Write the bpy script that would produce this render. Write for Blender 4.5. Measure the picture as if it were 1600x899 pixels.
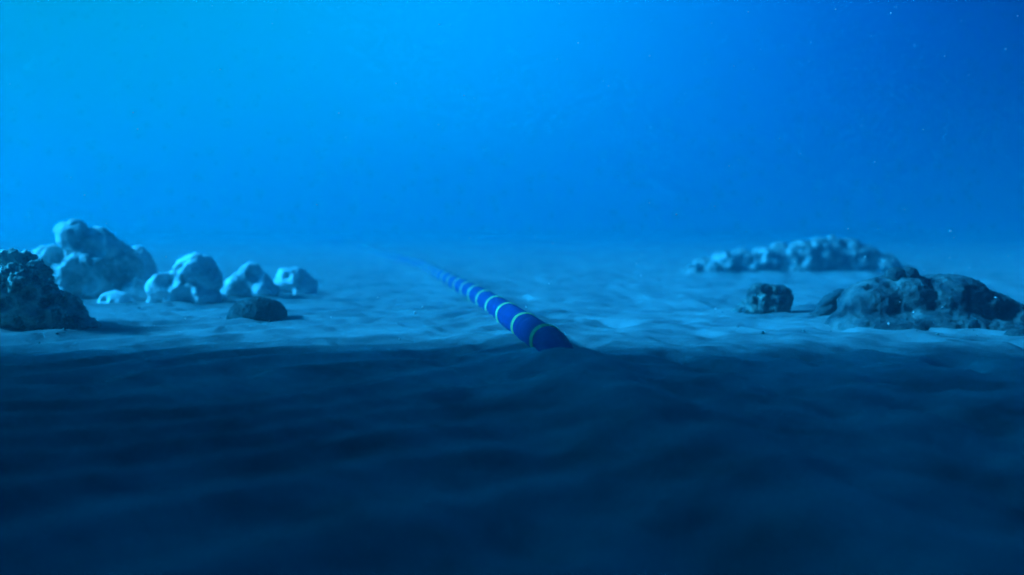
import bpy, bmesh, math, random
import numpy as np
from mathutils import Vector, Matrix, Euler

for o in list(bpy.data.objects):
    bpy.data.objects.remove(o)
scene = bpy.context.scene
col = scene.collection

# ------------------------------------------------------------------ camera
CAM_H = 0.60
FOCAL_PX = 1386.0          # of a 1600 px wide frame (60 degree lens)
HORIZON = 362.0
cd = bpy.data.cameras.new('camera')
cam = bpy.data.objects.new('camera', cd)
col.objects.link(cam)
cam.location = (0, 0, CAM_H)
cam.rotation_euler = (math.radians(90 - 3.6), 0, 0)
cd.sensor_width = 36.0
cd.lens = 31.18
cd.clip_start = 0.02
cd.clip_end = 2000
cd.dof.use_dof = True
cd.dof.focus_distance = 4.7
cd.dof.aperture_fstop = 0.68
scene.camera = cam

# ------------------------------------------------------------------ water light from above (world)
SUN = Vector((-1.0, -0.03, 0.62)).normalized()       # towards the sun: left, a little behind the camera
world = bpy.data.worlds.new('World')
scene.world = world
world.use_nodes = True
wn = world.node_tree
wn.nodes.clear()
tc = wn.nodes.new('ShaderNodeTexCoord')
dp = wn.nodes.new('ShaderNodeVectorMath'); dp.operation = 'DOT_PRODUCT'
dp.inputs[1].default_value = Vector((-0.68, 0.70, 0.20)).normalized()   # the bright side of the water, left ahead
mr = wn.nodes.new('ShaderNodeMapRange')
mr.inputs['From Min'].default_value = -1; mr.inputs['From Max'].default_value = 1
rp = wn.nodes.new('ShaderNodeValToRGB')
rp.color_ramp.interpolation = 'B_SPLINE'
els = rp.color_ramp.elements
els[0].position = 0.0; els[0].color = (0.0, 0.0002, 0.006, 1)
els[1].position = 1.0; els[1].color = (0.0, 0.065, 0.08, 1)
for p, c in ((0.50, (0.0, 0.0008, 0.022, 1)), (0.65, (0.0, 0.002, 0.042, 1)), (0.74, (0.0, 0.028, 0.17, 1)),
             (0.83, (0.0, 0.088, 0.26, 1)), (0.90, (0.0, 0.122, 0.29, 1)), (0.965, (0.0, 0.085, 0.125, 1))):
    e = els.new(p); e.color = c
bg = wn.nodes.new('ShaderNodeBackground'); bg.inputs['Strength'].default_value = 1.0
wo = wn.nodes.new('ShaderNodeOutputWorld')
wn.links.new(tc.outputs['Generated'], dp.inputs[0])
wn.links.new(dp.outputs['Value'], mr.inputs['Value'])
wn.links.new(mr.outputs['Result'], rp.inputs['Fac'])
wn.links.new(rp.outputs['Color'], bg.inputs['Color'])
wn.links.new(bg.outputs['Background'], wo.inputs['Surface'])

# ------------------------------------------------------------------ sun, filtered by the sea
sl = bpy.data.lights.new('sun', 'SUN')
sl.energy = 5.0
sl.color = (0.020, 0.43, 1.0)
sl.angle = math.radians(6)
so = bpy.data.objects.new('sun', sl)
col.objects.link(so)
so.rotation_euler = (-SUN).to_track_quat('-Z', 'Y').to_euler()

scene.view_settings.view_transform = 'Standard'
scene.view_settings.look = 'None'
scene.view_settings.exposure = 2.12
scene.view_settings.gamma = 1.0
scene.view_settings.use_curve_mapping = False
scene.render.engine = 'CYCLES'
scene.cycles.max_bounces = 6
scene.cycles.diffuse_bounces = 2
scene.cycles.glossy_bounces = 1
scene.cycles.volume_bounces = 3
scene.cycles.use_denoising = True
scene.cycles.sample_clamp_indirect = 5

# ------------------------------------------------------------------ helpers
_rng = np.random.RandomState(11)
_perm = _rng.permutation(256).astype(np.int64)
_grad = _rng.normal(size=(256, 3)); _grad /= np.linalg.norm(_grad, axis=1)[:, None]

def perlin(p):
    """gradient noise of an (n,3) array, about -0.7..0.7"""
    p = np.asarray(p, dtype=np.float64)
    i = np.floor(p).astype(np.int64); f = p - i
    u = f * f * f * (f * (f * 6 - 15) + 10)
    out = np.zeros(len(p))
    for dx in (0, 1):
        for dy in (0, 1):
            for dz in (0, 1):
                h = _perm[(_perm[(_perm[(i[:, 0] + dx) & 255] + i[:, 1] + dy) & 255] + i[:, 2] + dz) & 255]
                g = _grad[h]
                d = g[:, 0] * (f[:, 0] - dx) + g[:, 1] * (f[:, 1] - dy) + g[:, 2] * (f[:, 2] - dz)
                w = (u[:, 0] if dx else 1 - u[:, 0]) * (u[:, 1] if dy else 1 - u[:, 1]) * (u[:, 2] if dz else 1 - u[:, 2])
                out += w * d
    return out

def fbm(p, octaves=4, gain=0.5):
    p = np.asarray(p, dtype=np.float64)
    s = np.zeros(len(p)); a = 1.0
    for k in range(octaves):
        s += a * perlin(p * (2.03 ** k) + 17.3 * k)
        a *= gain
    return s

CABLE_CTRL = [(0.95, -1.2), (0.80, 0.3), (0.66, 1.4), (0.52, 2.2), (0.36, 3.05), (0.16, 4.25), (0.05, 5.0), (-0.25, 7.1), (-0.43, 8.25),
              (-0.86, 10.7), (-1.60, 14.9), (-3.2, 21.5), (-6.2, 34.7), (-14.0, 66.0), (-24.0, 105.0)]
def _spot(px, row, back):
    d = CAM_H * FOCAL_PX / (row - HORIZON) + back
    return ((px - 800.0) / FOCAL_PX * d, d)
# sand drifted against the rocks: photo column, base row, depth behind it, radius, rise
DRIFTS = [(20, 528, 0.28, 0.62, 0.05), (140, 478, 0.35, 0.75, 0.03), (212, 476, 0.12, 0.30, 0.03), (290, 480, 0.2, 0.40, 0.03), (388, 470, 0.15, 0.36, 0.025),
          (458, 465, 0.15, 0.34, 0.025), (401, 507, 0.2, 0.32, 0.012), (1180, 432, 0.35, 0.9, 0.06), (1310, 432, 0.35, 1.0, 0.06), (1195, 493, 0.2, 0.36, 0.015),
          (1400, 520, 0.36, 0.75, 0.012), (1520, 520, 0.36, 0.75, 0.012), (1290, 498, 0.12, 0.25, 0.015)]
def drifts(x, y):
    h = np.zeros_like(x)
    w = 0.75 + 0.5 * perlin(np.c_[x * 3.0, y * 3.0, np.full_like(x, 2.2)])
    for px, row, back, rad, rise in DRIFTS:
        cx, cy = _spot(px, row, back)
        h = np.maximum(h, rise * w * np.exp(-(((x - cx) ** 2 + (y - cy) ** 2) / rad ** 2) ** 2))
    cyv = np.array([c[1] for c in CABLE_CTRL]); cxv = np.array([c[0] for c in CABLE_CTRL])
    xc = np.interp(y, cyv, cxv)
    dist = np.abs(x - xc) * np.where(y > 9, 0.93, 0.98)
    bank = 0.02 + 0.035 * np.clip(0.4 + perlin(np.c_[x * 0.3, y * 1.1, np.full_like(x, 5.5)]), 0, 1)
    bank = bank + 0.05 * np.clip((4.35 - y) / 0.6, 0, 1)
    return h + np.where(y < 40, bank * np.exp(-(dist / 0.24) ** 2), 0.0)

def height(x, y, drift=False):
    """sea floor height"""
    x = np.atleast_1d(np.asarray(x, dtype=np.float64)); y = np.atleast_1d(np.asarray(y, dtype=np.float64))
    z0 = np.zeros_like(x)
    near = 1.0 / (1.0 + (np.hypot(x, y) / 40.0) ** 2)
    h = 0.032 * perlin(np.c_[x * 0.21, y * 0.21, z0 + 3.1])
    # warped ripple ridges, running obliquely
    wx = x + 0.55 * perlin(np.c_[x * 0.8, y * 0.8, z0 + 9.0])
    wy = y + 0.55 * perlin(np.c_[x * 0.8, y * 0.8, z0 + 21.0])
    ph = (wy * 0.78 - wx * 0.62) * (2 * math.pi / 0.34)
    rip = 0.5 + 0.5 * np.sin(ph)
    rip = rip ** 1.5
    amp = 0.024 * (0.45 + 1.0 * np.clip(0.5 + 1.2 * perlin(np.c_[x * 0.55, y * 0.55, z0 + 40.0]), 0, 1))
    # right of the cable the ripples are broken up into hollows
    brk = np.clip((x + 0.3) / 1.2, 0, 1)
    h = h + near * amp * rip * (1 - 0.55 * brk)
    pits = perlin(np.c_[x * 3.4 + 0.9 * y, y * 3.0, z0 + 55.0])
    h = h - near * (0.05 + 0.11 * brk) * np.clip(pits - 0.08, 0, 1)
    h = h + near * (0.010 + 0.014 * brk) * perlin(np.c_[x * 4.2, y * 3.6, z0 + 71.0])
    h = h + near * 0.0022 * perlin(np.c_[x * 19.0, y * 19.0, z0 + 81.0])
    if drift:
        h = h + drifts(x, y)
    return h

def at(px, py, dist):
    """ground position under photo column px, at dist metres ahead"""
    return (px - 800.0) / FOCAL_PX * dist

def row_dist(py):
    return CAM_H * FOCAL_PX / (py - HORIZON)

def tag(o, label=None, cat=None, group=None, kind=None):
    if label: o['label'] = label
    if cat: o['category'] = cat
    if group: o['group'] = group
    if kind: o['kind'] = kind
    return o

def mesh_obj(name, verts, faces, mat, parent=None, smooth=True):
    me = bpy.data.meshes.new(name)
    me.from_pydata([tuple(v) for v in verts], [], [tuple(f) for f in faces])
    me.update()
    if smooth:
        me.polygons.foreach_set('use_smooth', [True] * len(me.polygons))
    me.materials.append(mat)
    o = bpy.data.objects.new(name, me)
    col.objects.link(o)
    if parent: o.parent = parent
    return o

# ------------------------------------------------------------------ materials
def new_mat(name):
    m = bpy.data.materials.new(name); m.use_nodes = True
    nt = m.node_tree
    return m, nt, nt.nodes['Principled BSDF']

def noise_node(nt, scale, detail=6, rough=0.6, coord='Object'):
    t = nt.nodes.new('ShaderNodeTexCoord')
    n = nt.nodes.new('ShaderNodeTexNoise')
    n.inputs['Scale'].default_value = scale
    n.inputs['Detail'].default_value = detail
    n.inputs['Roughness'].default_value = rough
    nt.links.new(t.outputs[coord], n.inputs['Vector'])
    return n

def ramp_node(nt, stops):
    r = nt.nodes.new('ShaderNodeValToRGB')
    e = r.color_ramp.elements
    e[0].position, e[0].color = stops[0][0], (*stops[0][1], 1)
    e[1].position, e[1].color = stops[-1][0], (*stops[-1][1], 1)
    for p, c in stops[1:-1]:
        k = e.new(p); k.color = (*c, 1)
    return r

def rock_mat(name, stops, scale, bump_scale, bump=0.4, rough=0.9, dist=0.01):
    m, nt, b = new_mat(name)
    n = noise_node(nt, scale, 7, 0.62)
    r = ramp_node(nt, stops)
    nt.links.new(n.outputs['Fac'], r.inputs['Fac'])
    nt.links.new(r.outputs['Color'], b.inputs['Base Color'])
    n2 = noise_node(nt, bump_scale, 6, 0.65)
    bp = nt.nodes.new('ShaderNodeBump')
    bp.inputs['Strength'].default_value = bump
    bp.inputs['Distance'].default_value = dist
    nt.links.new(n2.outputs['Fac'], bp.inputs['Height'])
    nt.links.new(bp.outputs['Normal'], b.inputs['Normal'])
    b.inputs['Roughness'].default_value = rough
    b.inputs['Specular IOR Level'].default_value = 0.15
    return m

M_sand = rock_mat('sand', [(0.34, (0.10, 0.10, 0.10)), (0.5, (0.20, 0.20, 0.195)), (0.68, (0.28, 0.28, 0.272))], 1.9, 70, 0.7, 0.95, 0.008)
nt = M_sand.node_tree
wt = nt.nodes.new('ShaderNodeTexWave'); wt.wave_type = 'BANDS'; wt.bands_direction = 'DIAGONAL'
wt.inputs['Scale'].default_value = 1.6; wt.inputs['Distortion'].default_value = 9.0
wt.inputs['Detail'].default_value = 3.0; wt.inputs['Detail Scale'].default_value = 1.1
wc = nt.nodes.new('ShaderNodeTexCoord'); nt.links.new(wc.outputs['Object'], wt.inputs['Vector'])
wb = nt.nodes.new('ShaderNodeBump'); wb.inputs['Strength'].default_value = 0.5; wb.inputs['Distance'].default_value = 0.02
nt.links.new(wt.outputs['Fac'], wb.inputs['Height'])
ob = [q for q in nt.nodes if q.type == 'BUMP' and q != wb][0]
nt.links.new(wb.outputs['Normal'], ob.inputs['Normal'])
M_pale = rock_mat('pale_limestone', [(0.32, (0.24, 0.25, 0.25)), (0.44, (0.62, 0.62, 0.60)), (0.6, (0.80, 0.80, 0.78))], 5, 30, 0.5)
M_coral = rock_mat('coral_rock', [(0.28, (0.06, 0.07, 0.07)), (0.42, (0.28, 0.29, 0.28)), (0.56, (0.60, 0.61, 0.58))], 5, 34, 0.7)
M_sponge = rock_mat('spongy_coral', [(0.36, (0.03, 0.04, 0.045)), (0.45, (0.22, 0.27, 0.23)), (0.56, (0.60, 0.66, 0.56))], 11, 60, 1.0)
M_dark = rock_mat('dark_rock', [(0.30, (0.018, 0.022, 0.024)), (0.5, (0.05, 0.06, 0.06)), (0.75, (0.10, 0.11, 0.10))], 22, 90, 0.9)
M_bould = rock_mat('boulder_rock', [(0.32, (0.015, 0.018, 0.022)), (0.45, (0.055, 0.06, 0.062)), (0.57, (0.11, 0.12, 0.115)), (0.72, (0.19, 0.20, 0.185))], 8, 50, 1.0)
M_reef = rock_mat('reef_rock', [(0.38, (0.04, 0.05, 0.055)), (0.48, (0.20, 0.21, 0.20)), (0.6, (0.48, 0.50, 0.47))], 9, 40, 0.9)
M_clump = rock_mat('dark_coral', [(0.36, (0.02, 0.024, 0.028)), (0.5, (0.07, 0.08, 0.075)), (0.68, (0.26, 0.29, 0.25))], 11, 60, 1.0)
M_blocker = rock_mat('blocker_rock', [(0.3, (0.04, 0.045, 0.045)), (0.7, (0.12, 0.12, 0.11))], 1.2, 8, 0.8)

def silted(name, base_stops, scale, silt):
    m, nt, b = new_mat(name)
    n = noise_node(nt, scale, 6, 0.6)
    r = ramp_node(nt, base_stops)
    nt.links.new(n.outputs['Fac'], r.inputs['Fac'])
    n2 = noise_node(nt, 16, 8, 0.7)
    r2 = ramp_node(nt, [(0.52, (0, 0, 0)), (0.74, (silt, silt, silt))])
    nt.links.new(n2.outputs['Fac'], r2.inputs['Fac'])
    mx = nt.nodes.new('ShaderNodeMix'); mx.data_type = 'RGBA'
    nt.links.new(r2.outputs['Color'], mx.inputs['Factor'])
    nt.links.new(r.outputs['Color'], mx.inputs['A'])
    mx.inputs['B'].default_value = (0.26, 0.255, 0.245, 1)
    nt.links.new(mx.outputs['Result'], b.inputs['Base Color'])
    n3 = noise_node(nt, 140, 4, 0.6)
    bp = nt.nodes.new('ShaderNodeBump'); bp.inputs['Strength'].default_value = 0.3; bp.inputs['Distance'].default_value = 0.003
    nt.links.new(n3.outputs['Fac'], bp.inputs['Height']); nt.links.new(bp.outputs['Normal'], b.inputs['Normal'])
    b.inputs['Roughness'].default_value = 0.8
    b.inputs['Specular IOR Level'].default_value = 0.04
    return m
M_sheath = silted('blue_polymer', [(0.3, (0.009, 0.024, 0.10)), (0.7, (0.015, 0.038, 0.155))], 9, 0.22)
M_band = silted('yellow_band_paint', [(0.3, (0.26, 0.38, 0.13)), (0.7, (0.40, 0.52, 0.19))], 30, 0.5)
M_snow, nt, b = new_mat('marine_snow_flake')
n = noise_node(nt, 40, 3, 0.5)
r = ramp_node(nt, [(0.3, (0.6, 0.6, 0.58)), (0.7, (0.8, 0.8, 0.78))])
nt.links.new(n.outputs['Fac'], r.inputs['Fac']); nt.links.new(r.outputs['Color'], b.inputs['Base Color'])

# ------------------------------------------------------------------ sea floor
def axis(n, near, far):
    t = np.linspace(-1, 1, n)
    k = math.asinh(far / near)
    return near * np.sinh(k * t)
NX, NY = 980, 980
gx = axis(NX, 2.6, 300.0)
gy = axis(NY, 2.6, 300.0) + 5.5
X, Y = np.meshgrid(gx, gy)
Z = height(X.ravel(), Y.ravel(), True)
me = bpy.data.meshes.new('seabed')
co = np.empty((NX * NY, 3), dtype=np.float32)
co[:, 0] = X.ravel(); co[:, 1] = Y.ravel(); co[:, 2] = Z
ii, jj = np.meshgrid(np.arange(NX - 1), np.arange(NY - 1))
a = (jj * NX + ii).ravel()
quads = np.c_[a, a + 1, a + 1 + NX, a + NX].astype(np.int32)
me.vertices.add(len(co)); me.vertices.foreach_set('co', co.ravel())
me.loops.add(quads.size); me.loops.foreach_set('vertex_index', quads.ravel())
me.polygons.add(len(quads))
me.polygons.foreach_set('loop_start', np.arange(0, quads.size, 4, dtype=np.int32))
me.polygons.foreach_set('use_smooth', np.ones(len(quads), dtype=bool))
me.update(calc_edges=True); me.validate()
me.materials.append(M_sand)
seabed = bpy.data.objects.new('seabed', me); col.objects.link(seabed)
tag(seabed, 'pale rippled sand of the sea floor', 'seabed', kind='structure')

# ------------------------------------------------------------------ rocks: lobes fused to one skin, then eroded
def lobe_mesh(lobes, voxel, smooth_it=4):
    """lobes: (x, y, z, rx, ry, rz[, rot_z]) -> fused surface as (verts, polys)"""
    bm = bmesh.new()
    for L in lobes:
        rz = L[6] if len(L) > 6 else 0.0
        tilt = L[7] if len(L) > 7 else 0.0
        m = Matrix.Translation(L[:3]) @ Euler((0, tilt, rz)).to_matrix().to_4x4() @ Matrix.Diagonal((L[3], L[4], L[5], 1))
        bmesh.ops.create_icosphere(bm, subdivisions=4, radius=1.0, matrix=m)
    tmp = bpy.data.meshes.new('tmp'); bm.to_mesh(tmp); bm.free()
    o = bpy.data.objects.new('tmp', tmp); col.objects.link(o)
    md = o.modifiers.new('r', 'REMESH'); md.mode = 'VOXEL'; md.voxel_size = voxel
    if smooth_it:
        ms = o.modifiers.new('s', 'SMOOTH'); ms.iterations = smooth_it; ms.factor = 0.5
    dg = bpy.context.evaluated_depsgraph_get()
    ev = o.evaluated_get(dg)
    res = bpy.data.meshes.new_from_object(ev)
    bpy.data.objects.remove(o); bpy.data.meshes.remove(tmp)
    return res

def erode(me, layers, pits=(), seed=0.0, random_pits=None):
    """layers: (scale, amplitude, kind); pits: (x,y,z,radius,depth)"""
    n = len(me.vertices)
    v = np.empty(n * 3); me.vertices.foreach_get('co', v); v = v.reshape(-1, 3)
    def normals():
        me.update()
        q = np.empty(n * 3, dtype=np.float32); me.vertex_normals.foreach_get('vector', q)
        return q.reshape(-1, 3).astype(np.float64)
    nm = normals()
    for (px, py, pz, rad, dep) in pits:
        d = np.linalg.norm(v - np.array([px, py, pz]), axis=1) / rad
        w = np.clip(1 - d * d, 0, 1) ** 1.5
        v = v - nm * (w * dep)[:, None]
    if random_pits:
        cnt, rmin, rmax, sd = random_pits
        rr = np.random.RandomState(sd)
        for k in range(cnt):
            c = v[rr.randint(n)]
            rad = rr.uniform(rmin, rmax)
            d = np.linalg.norm(v - c, axis=1) / rad
            w = np.clip(1 - d * d, 0, 1) ** 1.2
            v = v - nm * (w * rad * 0.75)[:, None]
    for sc, amp, kind in layers:
        q = v * sc + seed
        if kind == 'fbm':
            dsp = fbm(q, 4)
        elif kind == 'ridge':
            dsp = 0.5 - 2.0 * np.abs(fbm(q, 3))
        elif kind == 'lump':
            dsp = np.abs(perlin(q)) * 2.2 - 0.4
        v = v + nm * (dsp * amp)[:, None]
    me.vertices.foreach_set('co', v.astype(np.float32).ravel())
    me.update()
    me.polygons.foreach_set('use_smooth', np.ones(len(me.polygons), dtype=bool))
    return me

def rock(name, px, base_row, lobes, voxel, layers, mat, label, cat, pits=(), seed=0.0, random_pits=None, back=0.0, smooth_it=4, sink=0.03, unit=None, group=None):
    """lobes given in photo pixels at the rock's distance: (dx, dy, dz, rx, ry, rz, rot, tilt), z up from the base"""
    d = row_dist(base_row) + back
    s = d / FOCAL_PX if unit is None else unit
    L = [tuple([q * s for q in l[:6]]) + tuple(l[6:]) for l in lobes]
    P = [tuple(q * s for q in p) for p in pits]
    rp = None
    if random_pits:
        rp = (random_pits[0], random_pits[1] * s, random_pits[2] * s, random_pits[3])
    me = lobe_mesh(L, voxel, smooth_it)
    erode(me, [(sc / s, amp * s, k) for sc, amp, k in layers], P, seed, rp)
    me.name = name
    me.materials.clear(); me.materials.append(mat)
    o = bpy.data.objects.new(name, me); col.objects.link(o)
    x = at(px, base_row, d)
    o.location = (x, d, float(height(x, d)[0]) - sink)
    return tag(o, label, cat, group)

# left: dark pitted coral block at the edge of the frame
rock('coral_block', 30, 528, [(-6, 0, 60, 62, 60, 74), (-60, 10, 50, 60, 70, 60), (38, 0, 36, 60, 52, 46, 0, 0.55), (66, 6, 12, 46, 44, 22), (-10, -6, 20, 80, 52, 36)],
     0.010, [(0.03, 9, 'fbm'), (0.075, 8, 'ridge'), (0.2, 4.0, 'fbm')], M_sponge,
     'dark pitted coral block at the left edge, nearest of the left rocks', 'coral', random_pits=(150, 6, 18, 4), seed=2.0, back=0.28, smooth_it=2)

# left: tall coral rock with a knob-like head
rock('coral_rock', 140, 478, [(-24, -4, 108, 25, 24, 26), (12, 6, 80, 34, 32, 42), (-6, 0, 44, 56, 46, 46), (-62, 10, 60, 34, 30, 30), (-74, 12, 30, 42, 36, 44), (34, 14, 40, 38, 36, 50, 0, 0.35), (44, 14, 16, 38, 32, 30), (-28, -18, 30, 30, 26, 34)],
     0.014, [(0.016, 14, 'fbm'), (0.04, 4.5, 'ridge'), (0.12, 2.0, 'fbm'), (0.3, 0.9, 'fbm')], M_coral,
     'tall knobbly coral rock with rounded head, tallest on the left', 'coral',
     pits=[(-26, -26, 72, 20, 16), (-44, -14, 76, 16, 12), (20, -26, 90, 20, 11), (6, -44, 44, 30, 14)], seed=5.0, back=0.35)
rock('boulder', 220, 466, [(-2, 0, 44, 22, 22, 36), (4, 2, 18, 27, 24, 32), (-5, 0, 66, 15, 14, 17)],
     0.012, [(0.02, 5, 'fbm'), (0.07, 3.0, 'ridge'), (0.2, 1.2, 'fbm')], M_pale,
     'upright boulder with pale pointed top right behind the tall coral rock', 'rock', seed=8.0, back=0.2)
rock('stone', 212, 476, [(0, 0, 16, 26, 22, 22), (2, 0, 32, 12, 14, 14), (10, 2, 10, 26, 22, 16)],
     0.010, [(0.03, 4, 'fbm'), (0.09, 1.3, 'fbm')], M_coral,
     'small shaded wedge of stone at the right foot of the tall coral rock', 'rock', seed=3.0, back=0.12)
rock('stone', 176, 479, [(0, 0, 12, 25, 18, 17), (12, 0, 8, 20, 18, 14)],
     0.009, [(0.03, 4, 'fbm'), (0.1, 1.0, 'fbm')], M_pale,
     'small pale stone with a hollow in front of the tall coral rock', 'rock', pits=[(-8, -14, 16, 9, 8)], seed=6.0, back=0.05)

# the white eroded stones
rock('eroded_stone', 290, 480, [(8, 0, 60, 27, 24, 23), (-24, -4, 34, 30, 26, 26), (30, 6, 46, 22, 24, 32), (4, 0, 18, 46, 32, 24), (-42, -10, 8, 14, 13, 17), (-18, -16, 8, 13, 13, 18)],
     0.011, [(0.025, 11, 'fbm'), (0.07, 1.8, 'ridge'), (0.2, 0.9, 'fbm')], M_pale,
     'white hollowed stone with rounded top, largest of the white stones', 'rock',
     pits=[(-18, -24, 46, 18, 18), (-4, -22, 70, 11, 11), (-30, -24, 4, 9, 12), (8, -30, 14, 22, 13)], seed=12.0, back=0.2)
rock('stone', 344, 475, [(0, 0, 8, 15, 12, 11, 0, 0.5), (-4, 0, 14, 7, 8, 8)],
     0.007, [(0.05, 2.5, 'fbm')], M_pale,
     'small white chip of stone between the two largest white stones', 'rock', seed=1.0, back=0.1)
rock('eroded_stone', 388, 470, [(2, 0, 38, 19, 18, 20), (-18, -2, 18, 24, 22, 20), (20, 2, 16, 26, 22, 18), (-6, 0, 26, 26, 20, 20), (14, 4, 34, 16, 14, 12)],
     0.010, [(0.032, 9, 'fbm'), (0.08, 1.6, 'ridge'), (0.2, 0.8, 'fbm')], M_pale,
     'white pointed stone with dark hollows behind the small dark dome', 'rock',
     pits=[(14, -14, 44, 16, 16), (-6, -24, 22, 14, 13)], seed=15.0, back=0.15)
rock('eroded_stone', 458, 465, [(-2, 0, 30, 24, 20, 19), (18, 0, 16, 17, 17, 22), (-18, 2, 14, 18, 18, 20), (4, 4, 10, 30, 22, 16)],
     0.010, [(0.032, 9, 'fbm'), (0.08, 1.6, 'ridge'), (0.2, 0.8, 'fbm')], M_pale,
     'white squat stone with shaded sides, rightmost of the white stones', 'rock',
     pits=[(-6, -18, 34, 10, 10), (-6, -22, 8, 16, 16)], seed=18.0, back=0.15)
rock('dome_rock', 401, 507, [(0, 0, 14, 45, 36, 30), (12, 2, 8, 34, 30, 24), (-26, 0, 8, 22, 24, 20)],
     0.007, [(0.03, 2.5, 'fbm'), (0.14, 2.0, 'ridge'), (0.35, 0.8, 'fbm')], M_dark,
     'small dark dome-shaped rock on sand in front of the white stones', 'rock', seed=22.0, back=0.2)

# right: long pale reef behind
rl = random.Random(5)
lobes = []
prof = [(1088, 16), (1105, 30), (1130, 38), (1160, 42), (1190, 45), (1220, 50), (1250, 55), (1280, 60), (1305, 62), (1330, 57), (1355, 47), (1380, 34), (1405, 20)]
for x, h in prof:
    lobes.append((x - 1245, rl.uniform(-6, 10), h * 0.40, 26, 28, h * 0.66))
for k in range(70):
    x, h = rl.choice(prof)
    lobes.append((x - 1245 + rl.uniform(-14, 14), rl.uniform(-26, 2), h * rl.uniform(0.1, 0.85), rl.uniform(6, 11), rl.uniform(6, 10), rl.uniform(5, 9)))
rock('reef', 1245, 432, lobes, 0.018, [(0.05, 4, 'fbm'), (0.12, 3.5, 'ridge'), (0.3, 1.6, 'fbm')], M_reef,
     'long low reef of pale lumpy coral behind the right boulder', 'reef', random_pits=(130, 4, 10, 8), seed=31.0, back=0.35, smooth_it=2)

# right: small dark coral clump
lobes = [(0, 0, 16, 40, 34, 22), (-6, 0, 36, 20, 18, 20), (26, 2, 30, 19, 18, 22), (-30, -4, 8, 22, 20, 14), (8, 2, 42, 12, 12, 13)]
for k in range(26):
    a_ = rl.uniform(0, math.tau); e_ = rl.uniform(0.0, 1.2)
    lobes.append((36 * math.cos(a_) * math.cos(e_), 28 * math.sin(a_) * math.cos(e_), 8 + 42 * math.sin(e_), rl.uniform(5, 9), rl.uniform(5, 9), rl.uniform(5, 9)))
rock('coral_clump', 1195, 493, lobes, 0.009, [(0.06, 4.0, 'fbm'), (0.14, 3.5, 'ridge')], M_clump,
     'small dark knobbly coral clump on sand left of the right boulder', 'coral', random_pits=(26, 5, 10, 3), seed=37.0, back=0.2, smooth_it=2)

# right: big boulder with its sponge
rock('boulder', 1450, 520, [(-70, 4, 34, 66, 56, 52), (-36, 10, 44, 66, 60, 52), (30, 12, 40, 86, 64, 52), (96, 14, 26, 84, 60, 42, 0, 0.28), (150, 8, 8, 66, 56, 34), (-20, -14, 6, 138, 74, 40), (-112, -2, 8, 46, 48, 34), (60, -20, 0, 120, 66, 30), (205, 10, 2, 76, 56, 34)],
     0.011, [(0.014, 7, 'fbm'), (0.045, 2.6, 'ridge'), (0.12, 1.8, 'fbm'), (0.3, 1.0, 'fbm')], M_bould,
     'large mottled boulder at the right edge, biggest rock on the right', 'rock',
     pits=[(-66, -52, 46, 9, 9), (20, -56, 48, 10, 10), (110, -46, 40, 26, 14), (60, -50, 60, 30, 10), (-30, -74, 20, 16, 8)], random_pits=(60, 4, 11, 9), seed=41.0, back=0.34, smooth_it=2, sink=0.045)
o = rock('sea_sponge', 1408, 518, [(-8, 0, 12, 16, 15, 15), (12, 0, 14, 14, 14, 13), (2, 4, 4, 24, 18, 12)],
     0.007, [(0.06, 2.5, 'fbm'), (0.18, 1.6, 'ridge')], M_dark,
     'dark round sponge sitting on top of the large right boulder', 'sponge', random_pits=(8, 3, 6, 2), seed=44.0, back=0.24, sink=-0.265)
rock('rubble_rock', 1290, 498, [(-6, 0, 12, 34, 14, 7, 0.2, -0.55), (10, 4, 34, 26, 12, 6, 0.1, -0.6), (18, 6, 12, 18, 16, 16)],  # dark slabs added in place of a thin shaded crevice
     0.007, [(0.05, 3, 'fbm'), (0.16, 1.5, 'ridge')], M_dark,
     'dark leaning slabs standing in for a shaded crevice at the left foot of the right boulder', 'rock', seed=47.0, back=0.12)
rock('rubble_rock', 1600, 528, [(0, 0, 6, 24, 20, 14), (26, 4, 8, 26, 22, 18), (10, -6, 0, 34, 24, 10)],
     0.008, [(0.05, 3, 'fbm'), (0.16, 1.5, 'ridge')], M_dark,
     'small dark rock cut by the right edge in front of the large boulder', 'rock', seed=51.0, back=0.02)

# broken chips lying round the rocks
def rubble():
    rn = random.Random(19)
    bm = bmesh.new()
    for px, row, back, rad, rise in DRIFTS:
        cx, cy = _spot(px, row, back)
        for k in range(16):
            a_ = rn.uniform(math.pi, math.tau) if rn.random() < 0.75 else rn.uniform(0, math.tau)
            q = rad * rn.uniform(0.75, 1.5)
            x, y = cx + q * math.cos(a_), cy + 0.8 * q * math.sin(a_)
            if y < 4.3: continue
            r = 0.004 + 0.009 * rn.random() ** 3
            z = float(height(x, y, True)[0])
            m = Matrix.Translation((x, y, z + r * 0.2)) @ Euler((rn.uniform(0, 6), rn.uniform(0, 6), rn.uniform(0, 6))).to_matrix().to_4x4() @ Matrix.Diagonal((r * rn.uniform(0.8, 1.6), r, r * rn.uniform(0.45, 0.8), 1))
            st = len(bm.verts)
            bmesh.ops.create_icosphere(bm, subdivisions=2, radius=1.0, matrix=m)
            bm.verts.ensure_lookup_table()
            c = Vector((x, y, z + r * 0.2))
            for v in bm.verts[st:]:
                v.co = c + (v.co - c) * rn.uniform(0.78, 1.15)
    me = bpy.data.meshes.new('rubble'); bm.to_mesh(me); bm.free()
    me.materials.append(M_clump)
    o = bpy.data.objects.new('rubble', me); col.objects.link(o)
    return tag(o, 'scattered chips of coral rubble on the sand round the rocks', 'rubble', kind='stuff')
rubble()

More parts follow.
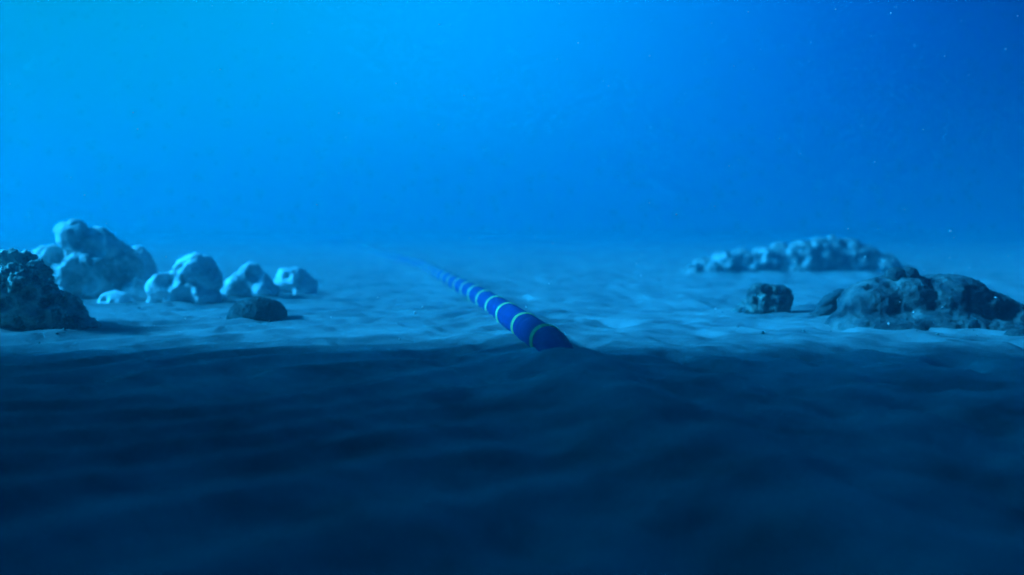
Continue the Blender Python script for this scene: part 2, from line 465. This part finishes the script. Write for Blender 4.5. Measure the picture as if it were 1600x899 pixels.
# ------------------------------------------------------------------ submarine cable
R_CABLE = 0.075
def catmull(pts, step):
    P = [np.array(p, dtype=float) for p in pts]
    P = [2 * P[0] - P[1]] + P + [2 * P[-1] - P[-2]]
    out = []
    for i in range(1, len(P) - 2):
        L = np.linalg.norm(P[i + 1] - P[i]); n = max(2, int(L / step))
        for k in range(n):
            t = k / n
            out.append(0.5 * ((2 * P[i]) + (-P[i - 1] + P[i + 1]) * t + (2 * P[i - 1] - 5 * P[i] + 4 * P[i + 1] - P[i + 2]) * t * t
                              + (-P[i - 1] + 3 * P[i] - 3 * P[i + 1] + P[i + 2]) * t ** 3))
    out.append(P[-2])
    return np.array(out)
path2 = catmull(CABLE_CTRL, 0.05)
# smoothed ground height along the path, the cable bridging the ripples
gz = height(path2[:, 0], path2[:, 1])
k_ = np.ones(41) / 41
gz = np.convolve(np.pad(gz, 20, mode='edge'), k_, mode='valid')
# nearer than the last band in view the cable sinks into the sand
bury = np.clip((4.15 - path2[:, 1]) / 0.9, 0, 1)
bury = bury * bury * (3 - 2 * bury)
path = np.c_[path2, gz + R_CABLE * 0.95 - 0.26 * bury]
arc = np.r_[0, np.cumsum(np.linalg.norm(np.diff(path, axis=0), axis=1))]

def tube(name, s0, s1, rad_fn, step, mat, parent, seg=28, origin=(0, 0, 0)):
    n = max(2, int((s1 - s0) / step) + 1)
    ss = np.linspace(s0, s1, n)
    verts, faces = [], []
    for s in ss:
        p = np.array([np.interp(s, arc, path[:, c]) for c in range(3)])
        q = np.array([np.interp(s + 0.05, arc, path[:, c]) for c in range(3)]) - np.array([np.interp(s - 0.05, arc, path[:, c]) for c in range(3)])
        t = Vector(q).normalized()
        side = t.cross(Vector((0, 0, 1))).normalized(); up = side.cross(t)
        rr = rad_fn((s - s0) / (s1 - s0))
        for k in range(seg):
            a = math.tau * k / seg
            w = Vector(p) + side * (rr * math.cos(a)) + up * (rr * math.sin(a))
            verts.append((w.x - origin[0], w.y - origin[1], w.z - origin[2]))
    for i in range(n - 1):
        for k in range(seg):
            k2 = (k + 1) % seg
            faces.append((i * seg + k, i * seg + k2, (i + 1) * seg + k2, (i + 1) * seg + k))
    faces.append(tuple(range(seg)))
    faces.append(tuple(range((n - 1) * seg, n * seg))[::-1])
    o = mesh_obj(name, verts, faces, mat, parent)
    return o

cable = bpy.data.objects.new('submarine_cable', None)
col.objects.link(cable)
tag(cable, 'blue submarine cable with pale green bands curving across the sand', 'cable')
tube('sheath', 0.1, arc[-1] - 0.1, lambda t: R_CABLE, 0.12, M_sheath, cable)
s_y = float(np.interp(4.22, path2[:, 1], arc))     # one band passes here
SP, BW = 0.64, 0.07
k0 = -int((s_y - 0.4) / SP)
for k in range(k0, 56):
    s = s_y + k * SP + (random.Random(k).uniform(-0.025, 0.025) if k else 0.0)
    def prof_fn(t):
        e = min(t, 1 - t)
        return R_CABLE + 0.0015 + 0.0035 * min(1.0, e / 0.12)
    tube('band', s - BW / 2, s + BW / 2, prof_fn, BW / 12, M_band, cable)

# ------------------------------------------------------------------ cliff added left of the camera, out of frame, to shade the foreground
def blocker():
    a = 0.02      # the far end leans back this much for each metre of height
    H = 7.0
    nz, nu = 60, 260
    # plan outline: walk round the long blocker; x side facing the camera at x=-3.7, far end at y = 4.75
    verts, faces = [], []
    ring = []
    for i in range(nu):
        t = i / nu * 4
        k = int(t); f = t - k
        if k == 0: ring.append((-3.9 - 9 * f, 1.0, 1))          # far end, facing +y
        elif k == 1: ring.append((-12.9, 1.0 - f, 2))           # outer side
        elif k == 2: ring.append((-12.9 + 9 * f, 0.0, 3))       # rear end
        else: ring.append((-3.9, f, 0))                         # camera side
    for j in range(nz + 1):
        z = H * j / nz - 0.4
        zz = max(z, 0)
        for (x, u, sd) in ring:
            yf = 4.42 - a * zz
            yr = -14.0 + 0.3 * zz
            y = yr + (yf - yr) * u
            cx = -8.4
            shrink = 1 - 0.035 * zz
            verts.append((cx + (x - cx) * shrink, y, z))
    for j in range(nz):
        for i in range(nu):
            i2 = (i + 1) % nu
            faces.append((j * nu + i, j * nu + i2, (j + 1) * nu + i2, (j + 1) * nu + i))
    top = len(verts)
    tv = verts[nz * nu: (nz + 1) * nu]
    verts.append((sum(v[0] for v in tv) / nu, sum(v[1] for v in tv) / nu, H - 0.1))
    for i in range(nu):
        faces.append((nz * nu + i, nz * nu + (i + 1) % nu, top))
    v = np.array(verts)
    n1 = fbm(v * 0.5 + 3.3, 5, 0.55)
    n2 = fbm(v * 0.5 + 63.3, 5, 0.55)
    v[:, 0] += 0.35 * n1
    v[:, 1] += 0.18 * n2
    o = mesh_obj('shade_blocker', v, faces, M_blocker)
    bm = bmesh.new(); bm.from_mesh(o.data); bmesh.ops.recalc_face_normals(bm, faces=bm.faces); bm.to_mesh(o.data); bm.free()
    return o
c = blocker()
tag(c, 'dark rock cliff added out of view on the left to shade the foreground', 'blocker', kind='structure')

# ------------------------------------------------------------------ marine snow drifting in the water
def marine_snow():
    rn = random.Random(77)
    bm = bmesh.new()
    def flake(px, py, d, r):
        x = at(px, py, d)
        z = CAM_H - (py - HORIZON) / FOCAL_PX * d
        if z < 0.03: return
        m = Matrix.Translation((x, d, z)) @ Euler((rn.uniform(0, 6), rn.uniform(0, 6), 0)).to_matrix().to_4x4() @ Matrix.Diagonal((r, r * rn.uniform(0.6, 1), r * rn.uniform(0.5, 0.9), 1))
        bmesh.ops.create_icosphere(bm, subdivisions=1, radius=1.0, matrix=m)
    for px, py, r in ((128, 461, 1.6), (590, 465, 1.5), (648, 488, 2.0), (660, 480, 1.7), (623, 530, 1.5), (516, 496, 1.3), (288, 498, 1.8), (1391, 506, 2.0),
                      (1484, 361, 1.7), (1558, 465, 1.8), (1430, 488, 1.5), (1475, 480, 1.5), (1352, 401, 1.6), (822, 480, 1.4), (726, 152, 1.3), (902, 72, 1.3),
                      (1215, 218, 1.3), (1056, 335, 1.4), (1163, 25, 1.5), (1142, 107, 1.4), (1260, 71, 1.3), (1363, 254, 1.3), (1297, 21, 1.5), (1382, 27, 1.6), (1577, 31, 1.6),
                      (688, 44, 1.3), (496, 320, 1.3), (214, 178, 1.2), (532, 179, 1.2), (135, 305, 1.2), (1437, 204, 1.4), (1137, 260, 1.3)):
        d = max(4.7, min(5.3, 0.54 * FOCAL_PX / (py - HORIZON))) if py > 440 else rn.uniform(4.6, 5.4)
        flake(px, py, d, (1.2 if px < 1100 or py > 300 else 0.85) * r * d / FOCAL_PX)
    for k in range(1700):
        d = rn.uniform(4.8, 13.0)
        flake(rn.uniform(-300, 1900), rn.uniform(-150, 520), d, 0.0014 + 0.0048 * rn.random() ** 2.2)
    me = bpy.data.meshes.new('marine_snow'); bm.to_mesh(me); bm.free()
    me.materials.append(M_snow)
    o = bpy.data.objects.new('marine_snow', me); col.objects.link(o)
    return tag(o, 'tiny pale specks of marine snow drifting in the water', 'marine snow', kind='stuff')
marine_snow()

# ------------------------------------------------------------------ the water as haze
m = bpy.data.materials.new('sea_water_haze'); m.use_nodes = True
nt = m.node_tree; nt.nodes.clear()
pv = nt.nodes.new('ShaderNodeVolumePrincipled')
pv.inputs['Color'].default_value = (0.0, 0.84, 0.97, 1)
pv.inputs['Density'].default_value = 0.043
pv.inputs['Anisotropy'].default_value = 0.92
ou = nt.nodes.new('ShaderNodeOutputMaterial')
nt.links.new(pv.outputs['Volume'], ou.inputs['Volume'])
bm = bmesh.new()
bmesh.ops.create_cube(bm, size=1.0, matrix=Matrix.Translation((0, 6, 2.9)) @ Matrix.Diagonal((640, 640, 9.4, 1)))
me = bpy.data.meshes.new('haze'); bm.to_mesh(me); bm.free()
me.materials.append(m)
hz = bpy.data.objects.new('haze', me); col.objects.link(hz)
tag(hz, 'blue sea water filling the view and fading far things', 'water', kind='stuff')
